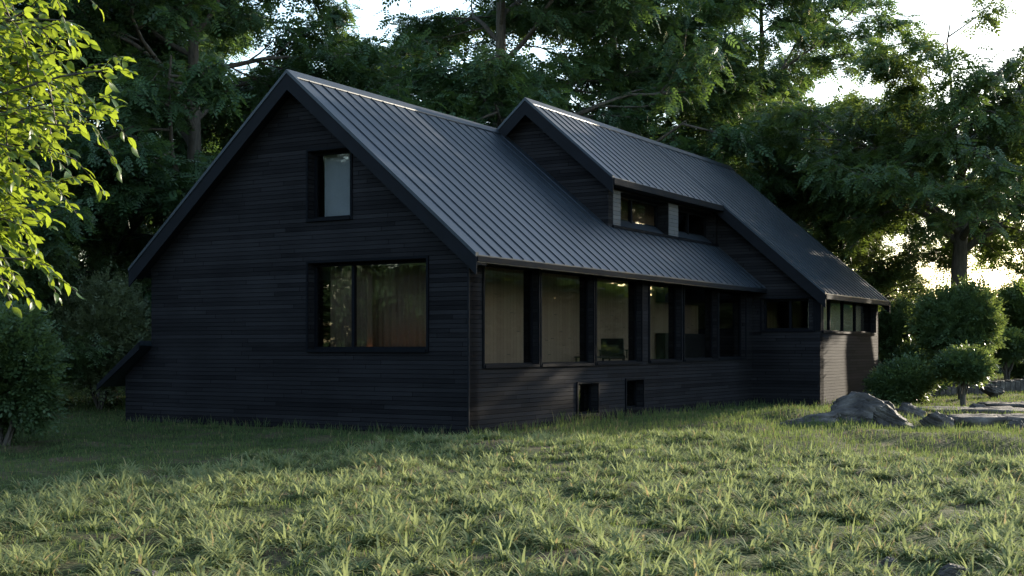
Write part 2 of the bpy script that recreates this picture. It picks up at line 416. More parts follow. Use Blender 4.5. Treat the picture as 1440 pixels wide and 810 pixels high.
# main roof
EB = -.47; OA = -.40
mb = MB()
slab(mb, OA, 9.1, EB, RB, z1, .15)
slab(mb, 9.1, 17.095, EB, 1.64, z1, .15)
slab(mb, OA, 24.42, RB, 9.68, z1, .15)
roof_ribs(mb, OA, 9.0, EB, RB - .1, z1, .47)
roof_ribs(mb, OA + .47*20, 17.06, EB, 1.22, z1, .47)
roof_ribs(mb, OA, 24.4, RB + .1, 9.68, z1, .47)
roof1 = mb.build('roof', M['roof'], H)
mb = MB()
mb.prism([(RB - .2, z1(RB - .2) + .045), (RB, RZ + .055), (RB + .2, z1(RB + .2) + .045), (RB + .2, z1(RB + .2) + .02), (RB, RZ + .02), (RB - .2, z1(RB - .2) + .02)], 0, OA - .01, 8.75)
mb.build('ridge_cap', M['roof'], roof1)
mb = MB()
FA = OA - .045
def rake(mb, zf, bl, br, bm, a0, a1, top=-.04, dep=.37):
    mb.prism([(bl, zf(bl) + top), (bm, zf(bm) + top), (bm, zf(bm) + top - dep), (bl, zf(bl) + top - dep)], 0, a0, a1)
    if br is not None:
        mb.prism([(bm, zf(bm) + top), (br, zf(br) + top), (br, zf(br) + top - dep), (bm, zf(bm) + top - dep)], 0, a0, a1)
rake(mb, z1, EB, 9.68, RB, FA, OA - .003)
mb.build('fascia', M['fascia'], roof1)
mb = MB()                                                   # boards under the rake and along the eave
rake(mb, lambda b: z1(b), EB + .02, 9.66, RB, OA, -.004, -.17, .05)
mb.box(OA + .003, 17.06, EB + .005, -.04, 3.655, 3.685)
mb.box(OA, 17.06, EB - .025, EB, 3.63, 3.74)
mb.build('soffit', M['fascia'], roof1)
mb = MB()                                                   # metal edge trim of the gable
for (x0, x1) in ((EB, RB), (RB, 9.68)):
    mb.prism([(x0, z1(x0) + .05), (x1, z1(x1) + .05), (x1, z1(x1) - .035), (x0, z1(x0) - .035)], 0, FA - .02, OA + .05)
mb.build('edge_trim', M['roof'], roof1)

# raised roof: short over the dormer, long over the wing
DA, DB = 8.6, .84; WA, WB, EA = 16.7, -2.55, 24.44
mb = MB()
slab(mb, DA, WA, DB, QB, z2, .15); slab(mb, WA, EA, WB, QB, z2, .15); slab(mb, DA, EA, QB, 4.66, z2, .15)
roof_ribs(mb, DA, WA, DB, QB - .1, z2, .47)
roof_ribs(mb, WA + .2, EA, WB, QB - .1, z2, .47)
roof2 = mb.build('roof', M['roof'], H)
mb = MB()
mb.prism([(QB - .2, z2(QB - .2) + .045), (QB, QZ + .055), (QB + .2, z2(QB + .2) + .045), (QB + .2, z2(QB + .2) + .02), (QB, QZ + .02), (QB - .2, z2(QB - .2) + .02)], 0, DA - .01, EA)
mb.build('ridge_cap', M['roof'], roof2)
mb = MB(); rake(mb, z2, DB, 4.66, QB, DA - .045, DA - .003, -.04, .40); mb.build('fascia', M['fascia'], roof2)
mb = MB(); rake(mb, z2, WB, None, DB + .3, WA - .045, WA - .003, -.04, .42); mb.build('fascia', M['fascia'], roof2)
mb = MB(); rake(mb, z2, WB, 4.66, QB, EA + .003, EA + .045, -.04, .40); mb.build('fascia', M['fascia'], roof2)
mb = MB()
rake(mb, z2, DB + .02, 4.6, QB, DA, 8.996, -.17, .05)
rake(mb, z2, WB + .02, None, 1.19, WA, 17.096, -.17, .05)
mb.box(DA, WA - .05, DB - .03, DB, z2(DB) - .19, z2(DB) - .02)       # eave board of the dormer
mb.box(DA + .003, WA - .05, DB + .003, 1.195, z2(DB) - .185, z2(DB) - .155)
mb.box(WA + .003, EA, WB - .028, WB, z2(WB) - .17, z2(WB) - .02)     # eave board of the wing
mb.box(WA + .003, EA, WB + .003, -2.245, z2(WB) - .16, z2(WB) - .125)
mb.build('soffit', M['fascia'], roof2)
mb = MB()
for (x0, x1, aa) in ((DB, QB, DA), (QB, 4.66, DA)):
    mb.prism([(x0, z2(x0) + .05), (x1, z2(x1) + .05), (x1, z2(x1) - .035), (x0, z2(x0) - .035)], 0, aa - .065, aa + .05)
mb.build('edge_trim', M['roof'], roof2)
mb = MB()
mb.prism([(WB, z2(WB) + .05), (DB, z2(DB) + .05), (DB, z2(DB) - .035), (WB, z2(WB) - .035)], 0, WA - .065, WA + .05)
mb.build('edge_trim', M['roof'], roof2)

def window(plane, c, rec, op, mull=(), fw=.07, inward=1, label=None, proud=.035, sill=True):
    """window part: sash frame mesh with pane, outer casing and sill as sub-parts. Frame stands at depth `rec` behind the wall face"""
    u0, u1, b0, b1 = op
    def bx(mb, ua, ub, za, zb, d0, d1):
        if plane == 'a': mb.box(c + d0, c + d1, ua, ub, za, zb)
        else: mb.box(ua, ub, c + d0, c + d1, za, zb)
    e = .003
    mb = MB()
    bx(mb, u0 + e, u0 + fw, b0 + e, b1 - e, rec, rec + .09); bx(mb, u1 - fw, u1 - e, b0 + e, b1 - e, rec, rec + .09)
    bx(mb, u0 + fw, u1 - fw, b0 + e, b0 + fw, rec, rec + .09); bx(mb, u0 + fw, u1 - fw, b1 - fw, b1 - e, rec, rec + .09)
    for m_ in mull: bx(mb, m_ - .035, m_ + .035, b0 + fw, b1 - fw, rec - .01, rec + .088)
    w = mb.build('window', M['frame'], H)
    if label: w['label'] = label
    xs = [u0 + fw] + [q for m_ in mull for q in (m_ - .035, m_ + .035)] + [u1 - fw]
    for ua, ub in zip(xs[0::2], xs[1::2]):
        mb = MB(); bx(mb, ua, ub, b0 + fw, b1 - fw, rec + .045, rec + .053); mb.build('pane', M['glass'], w)
    mb = MB()
    p = -proud
    cw = .055
    bx(mb, u0 - cw, u0 - .002, b0 - cw, b1 + cw, p, -.002); bx(mb, u1 + .002, u1 + cw, b0 - cw, b1 + cw, p, -.002)
    bx(mb, u0 - .002, u1 + .002, b1 + .002, b1 + cw, p, -.002)
    mb.build('casing', M['frame'], w)
    if sill:
        mb = MB(); bx(mb, u0 - .001, u1 + .001, b0 - cw, b0 + .012, p - .02, rec - .002); mb.build('sill', M['frame'], w)
    return w
window('a', 0, .20, GW, (3.22,), label='wide two pane window low in the gable')
window('a', 0, .20, GU, label='upright window high in the gable')
for i, o in enumerate(SW): window('b', 0, .13, o, fw=.045)
for o in BW: window('b', 0, .18, o, fw=.05, label='small square window near the ground')
window('a', 17.1, .2, WF, (-1.2,), label='low strip window in the wing front')
window('b', -2.24, .14, WS, (18.6, 20.1, 21.6), fw=.05, label='long four pane strip window in the wing side')
window('b', 1.2, .34, (9.76, 13.06, 5.27, 6.24), (11.2,), fw=.08, proud=.0, sill=False, label='left dormer window set back between boarded piers').children
window('b', 1.2, .34, (13.80, 16.90, 5.27, 6.24), (15.4,), fw=.08, proud=.0, sill=False, label='right dormer window set back between boarded piers')
mb = MB(); mb.box(9.252, 17.09, 1.16, 1.56, 5.19, 5.268); mb.build('dormer_sill', M['frame'], H)
# remove the casings of the two dormer windows (their reveals are boarded)
for o in list(H.children):
    if o.name.startswith('window') and 'dormer' in str(o.get('label', '')):
        for c_ in list(o.children):
            if c_.name.startswith('casing'): bpy.data.objects.remove(c_, do_unlink=True)

# interior
mb = MB(); mb.box(.40, 16.9, .40, 9.0, 1.05, 1.20); mb.box(17.5, 23.6, -1.85, 9.0, 1.05, 1.2); mb.build('interior_floor', M['floor'], H)
mb = MB(); mb.box(.40, 16.9, .40, 9.0, 3.80, 3.90); mb.box(17.5, 23.6, -1.85, 9.0, 3.6, 3.7); mb.box(9.3, 17.0, 1.7, 9, 5.0, 5.1); mb.build('interior_ceiling', M['ceil'], H)
mb = MB(); mb.box(13.3, 16.7, 1.40, 1.70, 1.2, 2.30); mb.box(13.3, 16.7, 1.40, 1.70, 3.25, 3.79); mb.box(14.55, 14.65, 1.5, 1.7, 2.3, 3.25); mb.build('wing_reflection_blocks', M['chair'], H)  # added dark blocks shaped like the wing's reflection in the last tall panes
mb = MB(); mb.box(2.2, 16.75, 1.75, 1.85, 1.2, 3.8); mb.build('interior_wall', M['panel'], H)
mb = MB(); mb.box(17.6, 23.6, .4, .5, 1.2, 3.6); mb.build('interior_wall', M['panel'], H)
mb = MB(); mb.box(9.3, 17.0, 2.6, 2.7, 5.1, 7.8); mb.build('interior_wall', M['panel'], H)

def local_thing(name, a, b, z, label, cat, group=None, rz=0):
    return empty(name, toworld(a, b, z), math.pi/2 - TH + rz, label, cat, group)
def curtain(a, b, z, length, hgt, along, label, m, amp=.035, group=None):
    n = int(length / .02); t = np.linspace(0, length, n)
    rr = np.random.RandomState(int(a*100 + b*10)); w = amp*np.sin(t*2*np.pi/.17 + .8*np.sin(t*5)) + amp*.5*np.sin(t*23 + 1)
    rows = []
    for k, zz in enumerate((0, hgt*.5, hgt)):
        s = w*(1 - .25*k/2)
        p = np.stack([t, s, np.full(n, zz)], -1) if along == 'a' else np.stack([s, t, np.full(n, zz)], -1)
        rows.append(p)
    v = np.concatenate(rows); i = np.arange(n - 1)
    q = np.concatenate([np.stack([i + r*n, i + 1 + r*n, i + 1 + (r+1)*n, i + (r+1)*n], -1) for r in range(2)])
    o = newmesh('curtain', v, [q], m, smooth=True)
    o.location = toworld(a, b, z); o.rotation_euler = (0, 0, math.pi/2 - TH)
    sm = o.modifiers.new('thick', 'SOLIDIFY'); sm.thickness = .006
    return tag(o, label, 'curtain', group)
curtain(.62, 3.0, 1.25, 1.2, 2.5, 'b', 'brown curtain hanging in folds behind the left pane of the wide gable window', M['curtain'])
curtain(1.0, .9, 1.22, 2.6, 2.5, 'b', 'brown curtain behind the right pane of the wide gable window', M['curtain'], .018)
curtain(17.5, -1.74, 1.22, 6.0, 2.3, 'a', 'pale linen curtain added behind the long strip window of the wing to brighten its panes', M['linen'], .025)  # pale sheet added so the wing panes look brighter
# blind behind the upper gable window
mb = MB(); mb.box(0, .012, 0, 1.05, 0, 1.6)
for k in range(9): mb.box(-.004, .016, 0, 1.05, k*.19 - .006, k*.19 + .006)
o = mb.build('roller_blind', M['blind']); o.location = toworld(.42, 3.16, 4.72); o.rotation_euler = (0, 0, math.pi/2 - TH)
tag(o, 'pale grey blind drawn down behind the upper gable window', 'blind')
# warm strip lamp on the inner sill of the wide gable window
t = local_thing('strip_lamp', .55, 1.15, 1.80, 'warm orange strip lamp glowing along the sill of the wide gable window', 'lamp')
mb = MB(); mb.box(0, .06, 0, 2.0, 0, .02); mb.build('channel', M['frame'], t)
mb = MB(); mb.box(.01, .05, .02, 1.98, .021, .04); mb.build('diffuser', M['strip'], t)
# lounge chair and low table seen through the third tall window
t = local_thing('lounge_chair', 8.9, 1.0, 1.2, 'black reclining lounge chair seen through the third tall window', 'chair', rz=.5)
mb = MB(); mb.prism([(-.35, .34), (.3, .40), (.3, .48), (-.35, .43)], 1, -.32, .32); mb.build('seat', M['chair'], t, .02)
mb = MB(); mb.prism([(.22, .40), (.62, .92), (.70, .88), (.32, .38)], 1, -.32, .32); mb.build('backrest', M['chair'], t, .02)
for x, y in ((-.3, -.28), (-.3, .28), (.3, -.28), (.3, .28)):
    mb = MB(); mb.box(x - .02, x + .02, y - .02, y + .02, 0, .36); mb.build('leg', M['chair'], t)
for y in (-.36, .36):
    mb = MB(); mb.box(-.3, .36, y - .03, y + .03, .56, .60); mb.box(-.28, -.24, y - .02, y + .02, .36, .56); mb.build('armrest', M['chair'], t)
t = local_thing('low_table', 7.6, .95, 1.2, 'low dark table beside the lounge chair indoors', 'table')
mb = MB(); mb.box(-.55, .55, -.28, .28, .38, .42); mb.build('tabletop', M['chair'], t, .008)
for x in (-.5, .5):
    for y in (-.24, .24):
        mb = MB(); mb.box(x - .02, x + .02, y - .02, y + .02, 0, .379); mb.build('leg', M['chair'], t)

# ------------------------------------------------------------------ trees
def unit(v): v = np.asarray(v, float); return v / (np.linalg.norm(v) + 1e-9)
class Skel:
    def __init__(s): s.v = []; s.q = []; s.n = 0
    def tube(s, pts, rad, sides):
        pts = np.asarray(pts); m = len(pts)
        tan = np.gradient(pts, axis=0); tan /= np.linalg.norm(tan, axis=1)[:, None] + 1e-9
        ref = np.array([0.31, 0.17, .93]) if abs(tan[0][2]) < .9 else np.array([1., .1, 0])
        e1 = np.cross(tan, ref); e1 /= np.linalg.norm(e1, axis=1)[:, None] + 1e-9
        e2 = np.cross(tan, e1)
        a = np.arange(sides) * 2*np.pi / sides
        ring = pts[:, None, :] + np.asarray(rad)[:, None, None]*(np.cos(a)[None, :, None]*e1[:, None, :] + np.sin(a)[None, :, None]*e2[:, None, :])
        i = np.arange(m*sides).reshape(m, sides) + s.n
        q = np.stack([i[:-1], np.roll(i[:-1], -1, 1), np.roll(i[1:], -1, 1), i[1:]], -1).reshape(-1, 4)
        s.v.append(ring.reshape(-1, 3)); s.q.append(q); s.n += m*sides
    def build(s, name, m, parent): return newmesh(name, np.concatenate(s.v), [np.concatenate(s.q)], m, parent, True)

def frames(d, up):
    """rows: x=d, y=side, z=normal   (vectorised)"""
    d = d / np.linalg.norm(d, axis=1)[:, None]
    y = np.cross(up, d); y /= np.linalg.norm(y, axis=1)[:, None] + 1e-9
    z = np.cross(d, y)
    return np.stack([d, y, z], 1)
def frond(pairs, lw, ll, droop, fold=.12):
    """compound leaf along +x of length 1: kite leaflets in pairs and one at the tip"""
    v = []; f = []
    def leaf(p, ang, l, w):
        d = np.array([math.cos(ang), math.sin(ang), -.18]); s = np.array([-math.sin(ang), math.cos(ang), 0])
        n = len(v)
        v.extend([p, p + d*l*.45 + s*w/2 - np.array([0, 0, fold*w]), p + d*l, p + d*l*.45 - s*w/2 - np.array([0, 0, fold*w])])
        f.append((n, n+1, n+2, n+3))
    for k in range(pairs):
        t = .18 + .8*k/pairs
        p = np.array([t, 0, -droop*t*t])
        l = ll*(1 - .35*abs(t - .45))
        leaf(p, 1.05 - .3*t, l, lw); leaf(p, -1.05 + .3*t, l, lw)
    leaf(np.array([.97, 0, -droop]), 0, ll, lw)
    return np.array(v), np.array(f)
def scatter(tmpl, pos, dirs, up, size, var, mat_, name, parent):
    tv, tf = tmpl
    Fm = frames(dirs, up)                                   # (n,3,3)
    v = np.einsum('kj,nji->nki', tv, Fm)*size[:, None, None] + pos[:, None, :]
    n, k = len(pos), len(tv)
    f = (tf[None] + (np.arange(n)*k)[:, None, None]).reshape(-1, tf.shape[1])
    return newmesh(name, v.reshape(-1, 3), [f], mat_, parent, False, {'var': np.repeat(var, k)})

def grow(rs, p, d, length, n, wander, trop, tw):
    pts = [p]; d = unit(d)
    for _ in range(n):
        d = unit(d + rs.normal(0, wander, 3) + np.array(trop)*tw)
        p = p + d*length/n; pts.append(p)
    return np.array(pts), d

def tree_mesh(name, seed, Ht, first, Rc, rt, nl=13, n2=7, n3=7, spr=9, fr=(4, .20, .36, .34), size=.5, leaf='leaf_tree', lean=(0, 0), shape='dome', low=.8, ttop=.86, el0=.25):
    """trunk -> limbs -> branches -> twigs with compound leaves; returns the Empty of the thing"""
    rs = np.random.RandomState(seed)
    root = empty(name)
    sk = Skel()
    npt = 9
    tz = np.linspace(-.3, Ht*ttop, npt)
    wx = np.cumsum(rs.normal(0, .035*Ht/npt, npt)) + lean[0]*np.clip(tz/Ht, 0, 1)*Ht; wy = np.cumsum(rs.normal(0, .035*Ht/npt, npt)) + lean[1]*np.clip(tz/Ht, 0, 1)*Ht
    wx -= wx[0]; wy -= wy[0]
    tp = np.stack([wx, wy, tz], -1)
    tr = rt*(1 - tz/(Ht*(ttop + .09))).clip(.06)**.75; tr[0] = rt*1.45
    # flare: extra ring
    tp = np.insert(tp, 1, tp[0]*.5 + tp[1]*.5, 0); tr = np.insert(tr, 1, rt*1.08)
    sk.tube(tp, tr, 10)
    P, D, UPV, SZ, VR = [], [], [], [], []
    az = rs.uniform(0, 6.28)
    for i in range(nl):
        t = (i + rs.uniform(.1, .9)) / nl
        zh = first + (Ht*(ttop - .02) - first)*t**1.05
        base = np.array([np.interp(zh, tz, wx), np.interp(zh, tz, wy), zh])
        az += 2.4 + rs.uniform(-.5, .5)
        if shape == 'dome': prof = (low + (1 - low)*min(1, t*3)) * math.sqrt(max(.05, 1 - (max(0, t - .1)/.98)**2.0))
        else: prof = 1 - .75*t
        ln = Rc*prof*rs.uniform(.85, 1.12)
        el = el0 + (1 - el0)*t + rs.uniform(-.1, .15)
        d = np.array([math.cos(az)*math.cos(el), math.sin(az)*math.cos(el), math.sin(el)])
        rl = max(.03, np.interp(zh, tz, np.delete(tr, 1))*.55)
        pts, dl = grow(rs, base, d, ln, 7, .14, (math.cos(az), math.sin(az), .10), .14)
        sk.tube(pts, rl*np.linspace(1, .22, 8), 6)
        cvar = rs.uniform(0, 1)
        for j in range(n2):
            u = .16 + .84*(j + rs.uniform(0, .8))/n2
            k = min(u*7, 6.99); i0 = int(k); bp = pts[i0]*(1 - (k - i0)) + pts[i0 + 1]*(k - i0)
            side = rs.choice((-1, 1))*rs.uniform(.4, 1.15)
            hd = pts[i0 + 1] - pts[i0]; ha = math.atan2(hd[1], hd[0]) + side
            d2 = np.array([math.cos(ha), math.sin(ha), rs.uniform(-.45, .6)])
            l2 = ln*rs.uniform(.26, .46)*(1.15 - .45*u) + .35
            p2, _ = grow(rs, bp, d2, l2, 4, .16, (0, 0, -.1), .2)
            sk.tube(p2, rl*.3*np.linspace(1, .25, 5) + .006, 4)
            cv = .6*cvar + .4*rs.uniform(0, 1)
            for q in range(n3):
                w = .25 + .75*(q + rs.uniform(0, 1))/n3
                k = min(w*4, 3.99); i1 = int(k); b3 = p2[i1]*(1 - (k - i1)) + p2[i1 + 1]*(k - i1)
                hd = p2[i1 + 1] - p2[i1]; ha3 = math.atan2(hd[1], hd[0]) + rs.uniform(-1.3, 1.3)
                d3 = np.array([math.cos(ha3), math.sin(ha3), rs.uniform(-.25, .3)])
                l3 = rs.uniform(.5, 1.1)*Rc/7
                p3, dd = grow(rs, b3, d3, l3, 2, .15, (0, 0, -1), .18)
                sk.tube(p3, np.array([.014, .01, .004]), 3)
                kk = rs.uniform(.2, 1, spr)*2; ii = np.minimum(kk.astype(int), 1); fr_ = (kk - ii)[:, None]
                pp = p3[ii]*(1 - fr_) + p3[ii + 1]*fr_ + rs.normal(0, .20, (spr, 3))
                a4 = math.atan2(dd[1], dd[0]) + rs.normal(0, 1.35, spr)
                P.append(pp); D.append(np.stack([np.cos(a4), np.sin(a4), rs.uniform(-1.1, .45, spr)], -1))
                UPV.append(np.stack([rs.normal(0, .55, spr), rs.normal(0, .55, spr), np.ones(spr)], -1)); SZ.append(size*rs.uniform(.65, 1.2, spr)); VR.append(.55*cv + .45*rs.uniform(0, 1, spr))
    sk.build('trunk', M['bark'], root)
    scatter(frond(*fr), np.concatenate(P), np.concatenate(D), np.concatenate(UPV), np.concatenate(SZ), np.concatenate(VR), M[leaf], 'crown', root)
    return root

def bush_mesh(name, seed, rx, ry, z0, z1_, n, size, leaf, stems=6, rstem=.03, lobes=9, flat=0.0, tmpl=None, fork=.35, shell=.45):
    """multi-stem shrub: stems fan from the ground into lobes of small leaves"""
    rs = np.random.RandomState(seed); root = empty(name); sk = Skel()
    cz = (z0 + z1_)/2; rz = (z1_ - z0)/2
    LC = []
    for k in range(lobes):
        a = k*2.399 + rs.uniform(-.4, .4); c = 1 - 2*(k + .5)/lobes + rs.uniform(-.15, .15); c = max(-.75, min(.95, c)); s = math.sqrt(1 - c*c)
        r = rs.uniform(.45, .64)
        LC.append((rx*r*s*math.cos(a), ry*r*s*math.sin(a), cz + rz*r*c))
    LC.append((0, 0, cz)); LC = np.array(LC)
    LR = rs.uniform(.38, .56, len(LC)); LR[-1] = .62
    # leaves
    li = rs.choice(len(LC), n, p=LR**2/np.sum(LR**2))
    d = rs.normal(0, 1, (n, 3)); d /= np.linalg.norm(d, axis=1)[:, None]
    rad = (shell + (1 - shell)*rs.uniform(0, 1, n)**.6)*LR[li]
    rad *= 1 + .14*np.sin(d[:, 0]*9 + li) * np.sin(d[:, 1]*8 + 2*li) + rs.normal(0, .085, n)
    rad *= np.where(rs.uniform(0, 1, n) < .07, rs.uniform(1.0, 1.32, n), 1.0)
    pos = LC[li] + d*rad[:, None]*np.array([rx, ry, rz])
    if flat: pos[:, 2] = np.where(pos[:, 2] < z0 + .12*rz, z0 + .12*rz + rs.uniform(-.05, .1, n)*rz, pos[:, 2])
    pos = pos[pos[:, 2] > .02]; m = len(pos)
    out = unit_rows(pos - np.array([0, 0, cz - rz*.4]))
    dirs = out + rs.normal(0, .55, (m, 3)) + np.array([0, 0, .05])
    var = .5*rs.uniform(0, 1, len(LC))[li[:m]] + .5*rs.uniform(0, 1, m)
    for k in range(stems):
        a = k*6.283/stems + rs.uniform(-.3, .3); tgt = LC[rs.randint(len(LC))]*.9
        b0 = np.array([math.cos(a)*rstem*1.2, math.sin(a)*rstem*1.2, -.1])
        top = np.array([math.cos(a)*rx*.5, math.sin(a)*ry*.5, cz])*.6 + tgt*.4
        fk = np.array([b0[0]*1.5, b0[1]*1.5, max(.05, z0*fork)])
        p = [b0, fk]
        for t in (.35, .7, 1): p.append(fk*(1 - t) + top*t + np.array([0, 0, -.1*rz*math.sin(t*3)]) + rs.normal(0, .03, 3))
        sk.tube(np.array(p), rstem*np.array([1.2, .95, .75, .5, .2]), 6)
        for j in range(3):
            q0 = p[3]; q1 = q0 + (LC[rs.randint(len(LC))] - q0)*.9
            sk.tube(np.array([q0, (q0 + q1)/2 + rs.normal(0, .04, 3), q1]), rstem*np.array([.45, .3, .12]), 4)
    sk.build('stems', M['bark'], root)
    up = rs.normal(0, .5, (m, 3)) + np.array([0, 0, 1.0])
    scatter(tmpl if tmpl is not None else frond(2, .30, .52, .2), pos, dirs, up, size*rs.uniform(.7, 1.25, m), var, M[leaf], 'foliage', root)
    return root
def unit_rows(a): return a / (np.linalg.norm(a, axis=1)[:, None] + 1e-9)

def hz(x, y): return float(height(np.array([x]), np.array([y]))[0])
def px2x(px, depth): return (px - 720)/1800*depth
def put(o, x, y, rz=0, s=1.0, sz=None):
    o.location = (x, y, hz(x, y) - .02); o.rotation_euler = (0, 0, rz); o.scale = (s, s, sz or s)
    return o

TA = tree_mesh('broadleaf_tree', 11, 21, 3.2, 7.6, .36, nl=20, n2=9, n3=7, spr=17, low=1.0, size=.50)
TB = tree_mesh('broadleaf_tree', 23, 18, 2.6, 6.8, .30, nl=18, n2=9, n3=7, spr=16, size=.46, low=.95)
TC = tree_mesh('broadleaf_tree', 37, 24, 4.5, 8.6, .42, nl=22, n2=9, n3=7, spr=17, size=.52, low=1.0)
TD = tree_mesh('understory_tree', 41, 9.5, 1.2, 3.9, .16, nl=16, n2=8, n3=7, spr=14, fr=(3, .20, .40, .2), size=.34, leaf='leaf_shrub', low=1.0)
trees = [   # proto, pixel x, depth, rot, scale, label
    (TA, 285, 44, .3, 1.0, 'tall dark leafy tree rising behind the left slope of the front gable'),
    (TB, 150, 47, 1.9, 1.0, 'dark leafy tree at the left with sky showing between its lower limbs'),
    (TB, -50, 40, 4.0, .95, 'dark leafy tree behind the bright near leaves at the left edge'),
    (TC, 705, 52, .9, 1.02, 'broad dark tree rising behind the front ridge just left of the raised gable'),
    (TA, 850, 58, 2.2, 1.1, 'broad dark tree behind the raised gable with a limb over its ridge'),
    (TC, 1075, 63, 3.1, .92, 'tall dark tree behind the far end of the upper ridge'),
    (TB, 520, 60, 5.1, 1.02, 'sunlit yellow green tree seen above the front ridge left of its middle'),
    (TA, 960, 75, 4.4, 1.0, 'distant tree showing in the gaps above the middle of the upper ridge'),
    (TC, 230, 66, 5.6, .95, 'distant dark tree filling the gaps behind the left hand trees'),
    (TD, 1110, 57, 1.0, 1.15, 'rounded dark understory tree just beyond the upper ridge end'),
    (TD, 1215, 58, 2.6, 1.2, 'bushy dark understory tree beyond the wing roof eave'),
    (TD, 1000, 58, 4.1, 1.1, 'low dark understory tree above the middle of the upper roof'),
    (TD, 70, 43, 3.3, .9, 'low dark understory tree behind the pale shrub at the left'),
    (TD, -40, 36, .4, .8, 'low dark understory tree cut by the left edge of the photo'),
    (TD, 195, 50, 5.3, .9, 'low dark understory tree behind the lean to corner'),
]
used = set()
for proto, px, dep, rz, s, lab in trees:
    o = proto if proto.name not in used else copy_tree(proto)
    used.add(proto.name)
    put(o, px2x(px, dep), dep, rz, s)
    tag(o, lab, 'tree', 'trees behind the house')

# the tall tree at the right with its trunk in view
TR = tree_mesh('broadleaf_tree', 57, 19.5, 6.0, 8.8, .50, nl=21, n2=9, n3=7, spr=18, size=.50, leaf='leaf_right', low=.95, ttop=.56, el0=.55)
put(TR, px2x(1342, 50.5), 50.5, 1.2, .92); tag(TR, 'tall spreading tree at the right with a thick bare trunk and arching limbs', 'tree')

# trees all round the clearing, seen only in the window panes and as shade
OUT = 'leafy tree standing around the clearing outside the frame'
for proto, x, y, rz, s in ((TA, -40, 2, .4, 1), (TB, -34, -16, 2, 1), (TC, -22, -34, 1, 1), (TC, -44, 20, 3.7, 1)):
    o = copy_tree(proto); put(o, x, y, rz, s); tag(o, OUT, 'tree', 'trees around the clearing')

# shrubs
sh = bush_mesh('garden_shrub', 5, 1.85, 1.85, 1.35, 4.7, 9500, .29, 'leaf_shrub', stems=7, rstem=.06, lobes=13)
put(sh, px2x(1352, 44.5), 44.5, 0, .80, .86); tag(sh, 'large rounded multi stem shrub in front of the tall right hand trunk', 'shrub', 'garden shrubs right of the wing')
sh2 = bush_mesh('garden_shrub', 9, 1.05, 1.05, .9, 1.95, 4600, .22, 'leaf_shrub', stems=6, rstem=.045, lobes=12, flat=.5, fork=.5)
put(sh2, px2x(1354, 40.5), 40.5, 0, .86, .93); tag(sh2, 'small umbrella shaped shrub on a short forked stem beside the rock slabs', 'shrub', 'garden shrubs right of the wing')
c = copy_tree(sh2); put(c, px2x(1416, 55), 55, 2.0, 1.15); tag(c, 'umbrella shaped shrub farther back near the right edge', 'shrub', 'garden shrubs right of the wing')
c = copy_tree(sh); put(c, px2x(1447, 60), 60, 2.5, 1.0, .95); tag(c, 'large rounded shrub cut by the right edge of the photo', 'shrub', 'garden shrubs right of the wing')
sh3 = bush_mesh('garden_shrub', 14, 1.0, 1.0, .05, 1.35, 5000, .21, 'leaf_shrub', stems=6, rstem=.025, lobes=10)
put(sh3, px2x(1268, 42), 42); tag(sh3, 'low round shrub hugging the ground at the wing corner', 'shrub', 'garden shrubs right of the wing')
c = copy_tree(sh3); put(c, px2x(1292, 49), 49, 1.4, 1.1, 1.35); tag(c, 'round shrub behind the low one at the wing corner', 'shrub', 'garden shrubs right of the wing')
c = copy_tree(sh3); put(c, px2x(1452, 57), 57, 3, 1.1, .8); tag(c, 'low shrub at the foot of the umbrella shrub by the right edge', 'shrub', 'garden shrubs right of the wing')
sh4 = bush_mesh('garden_tree', 21, .95, .95, 1.1, 3.7, 5000, .25, 'leaf_shrub', stems=3, rstem=.05, lobes=9, fork=.8)
put(sh4, px2x(1258, 52), 52); tag(sh4, 'small slim stemmed tree right beside the wing end', 'tree')
sp = bush_mesh('pale_shrub', 31, 1.7, 1.6, .3, 4.0, 8000, .2, 'leaf_pale', stems=9, rstem=.035, lobes=14, shell=.3)
put(sp, px2x(140, 38), 38); tag(sp, 'grey green shrub with thin upright stems left of the house', 'shrub')
c = copy_tree(sp); put(c, px2x(205, 41), 41, 2, .8, .85); tag(c, 'grey green shrub half hidden behind the gable corner', 'shrub')
sd = bush_mesh('dark_shrub', 33, 1.15, 1.1, .25, 2.7, 6000, .2, 'leaf_shrub', stems=6, rstem=.05, lobes=10)
put(sd, px2x(5, 25), 25); tag(sd, 'dark broad shrub at the left edge under the bright leaves', 'shrub')

# wood behind everything: reads as one dark mass
rs = np.random.RandomState(77)
n = 100000
ang = np.where(rs.uniform(0, 1, n) < .25, rs.uniform(-.62, .18, n), rs.uniform(.18, 5.66, n)); dist = rs.uniform(84, 100, n)
wx = dist*np.sin(ang); wy = dist*np.cos(ang)
topz = 9 + 5*np.sin(ang*23) + 3*np.sin(ang*51 + 1); topz = np.where((ang > .18) & (ang < .75), np.interp(ang, [.18, .40, .46, .66, .75], [2.5, 3.3, 4.4, 5.2, 9.5])*(1 + .12*np.sin(ang*60)), topz)
topz = np.where(ang < .75, np.clip(topz, 2, 20), np.where(ang < 3.2, np.clip(topz*.5 + 5, 8, 12), np.clip(topz + 5, 10, 18)))
zz = rs.uniform(0, 1, n)**.8*topz
kite = frond(2, .4, .6, .3)
scatter(kite, np.stack([wx, wy, zz], -1), rs.normal(0, 1, (n, 3)) + np.array([0, 0, -.2]), rs.normal(0, .4, (n, 3)) + np.array([0, 0, 1.]), rs.uniform(1.0, 1.9, n), rs.uniform(0, 1, n), M['leaf_tree'], 'far_woods', None)
tag(bpy.data.objects['far_woods'], 'dark wood closing the view behind the trees', 'woods', kind='stuff')

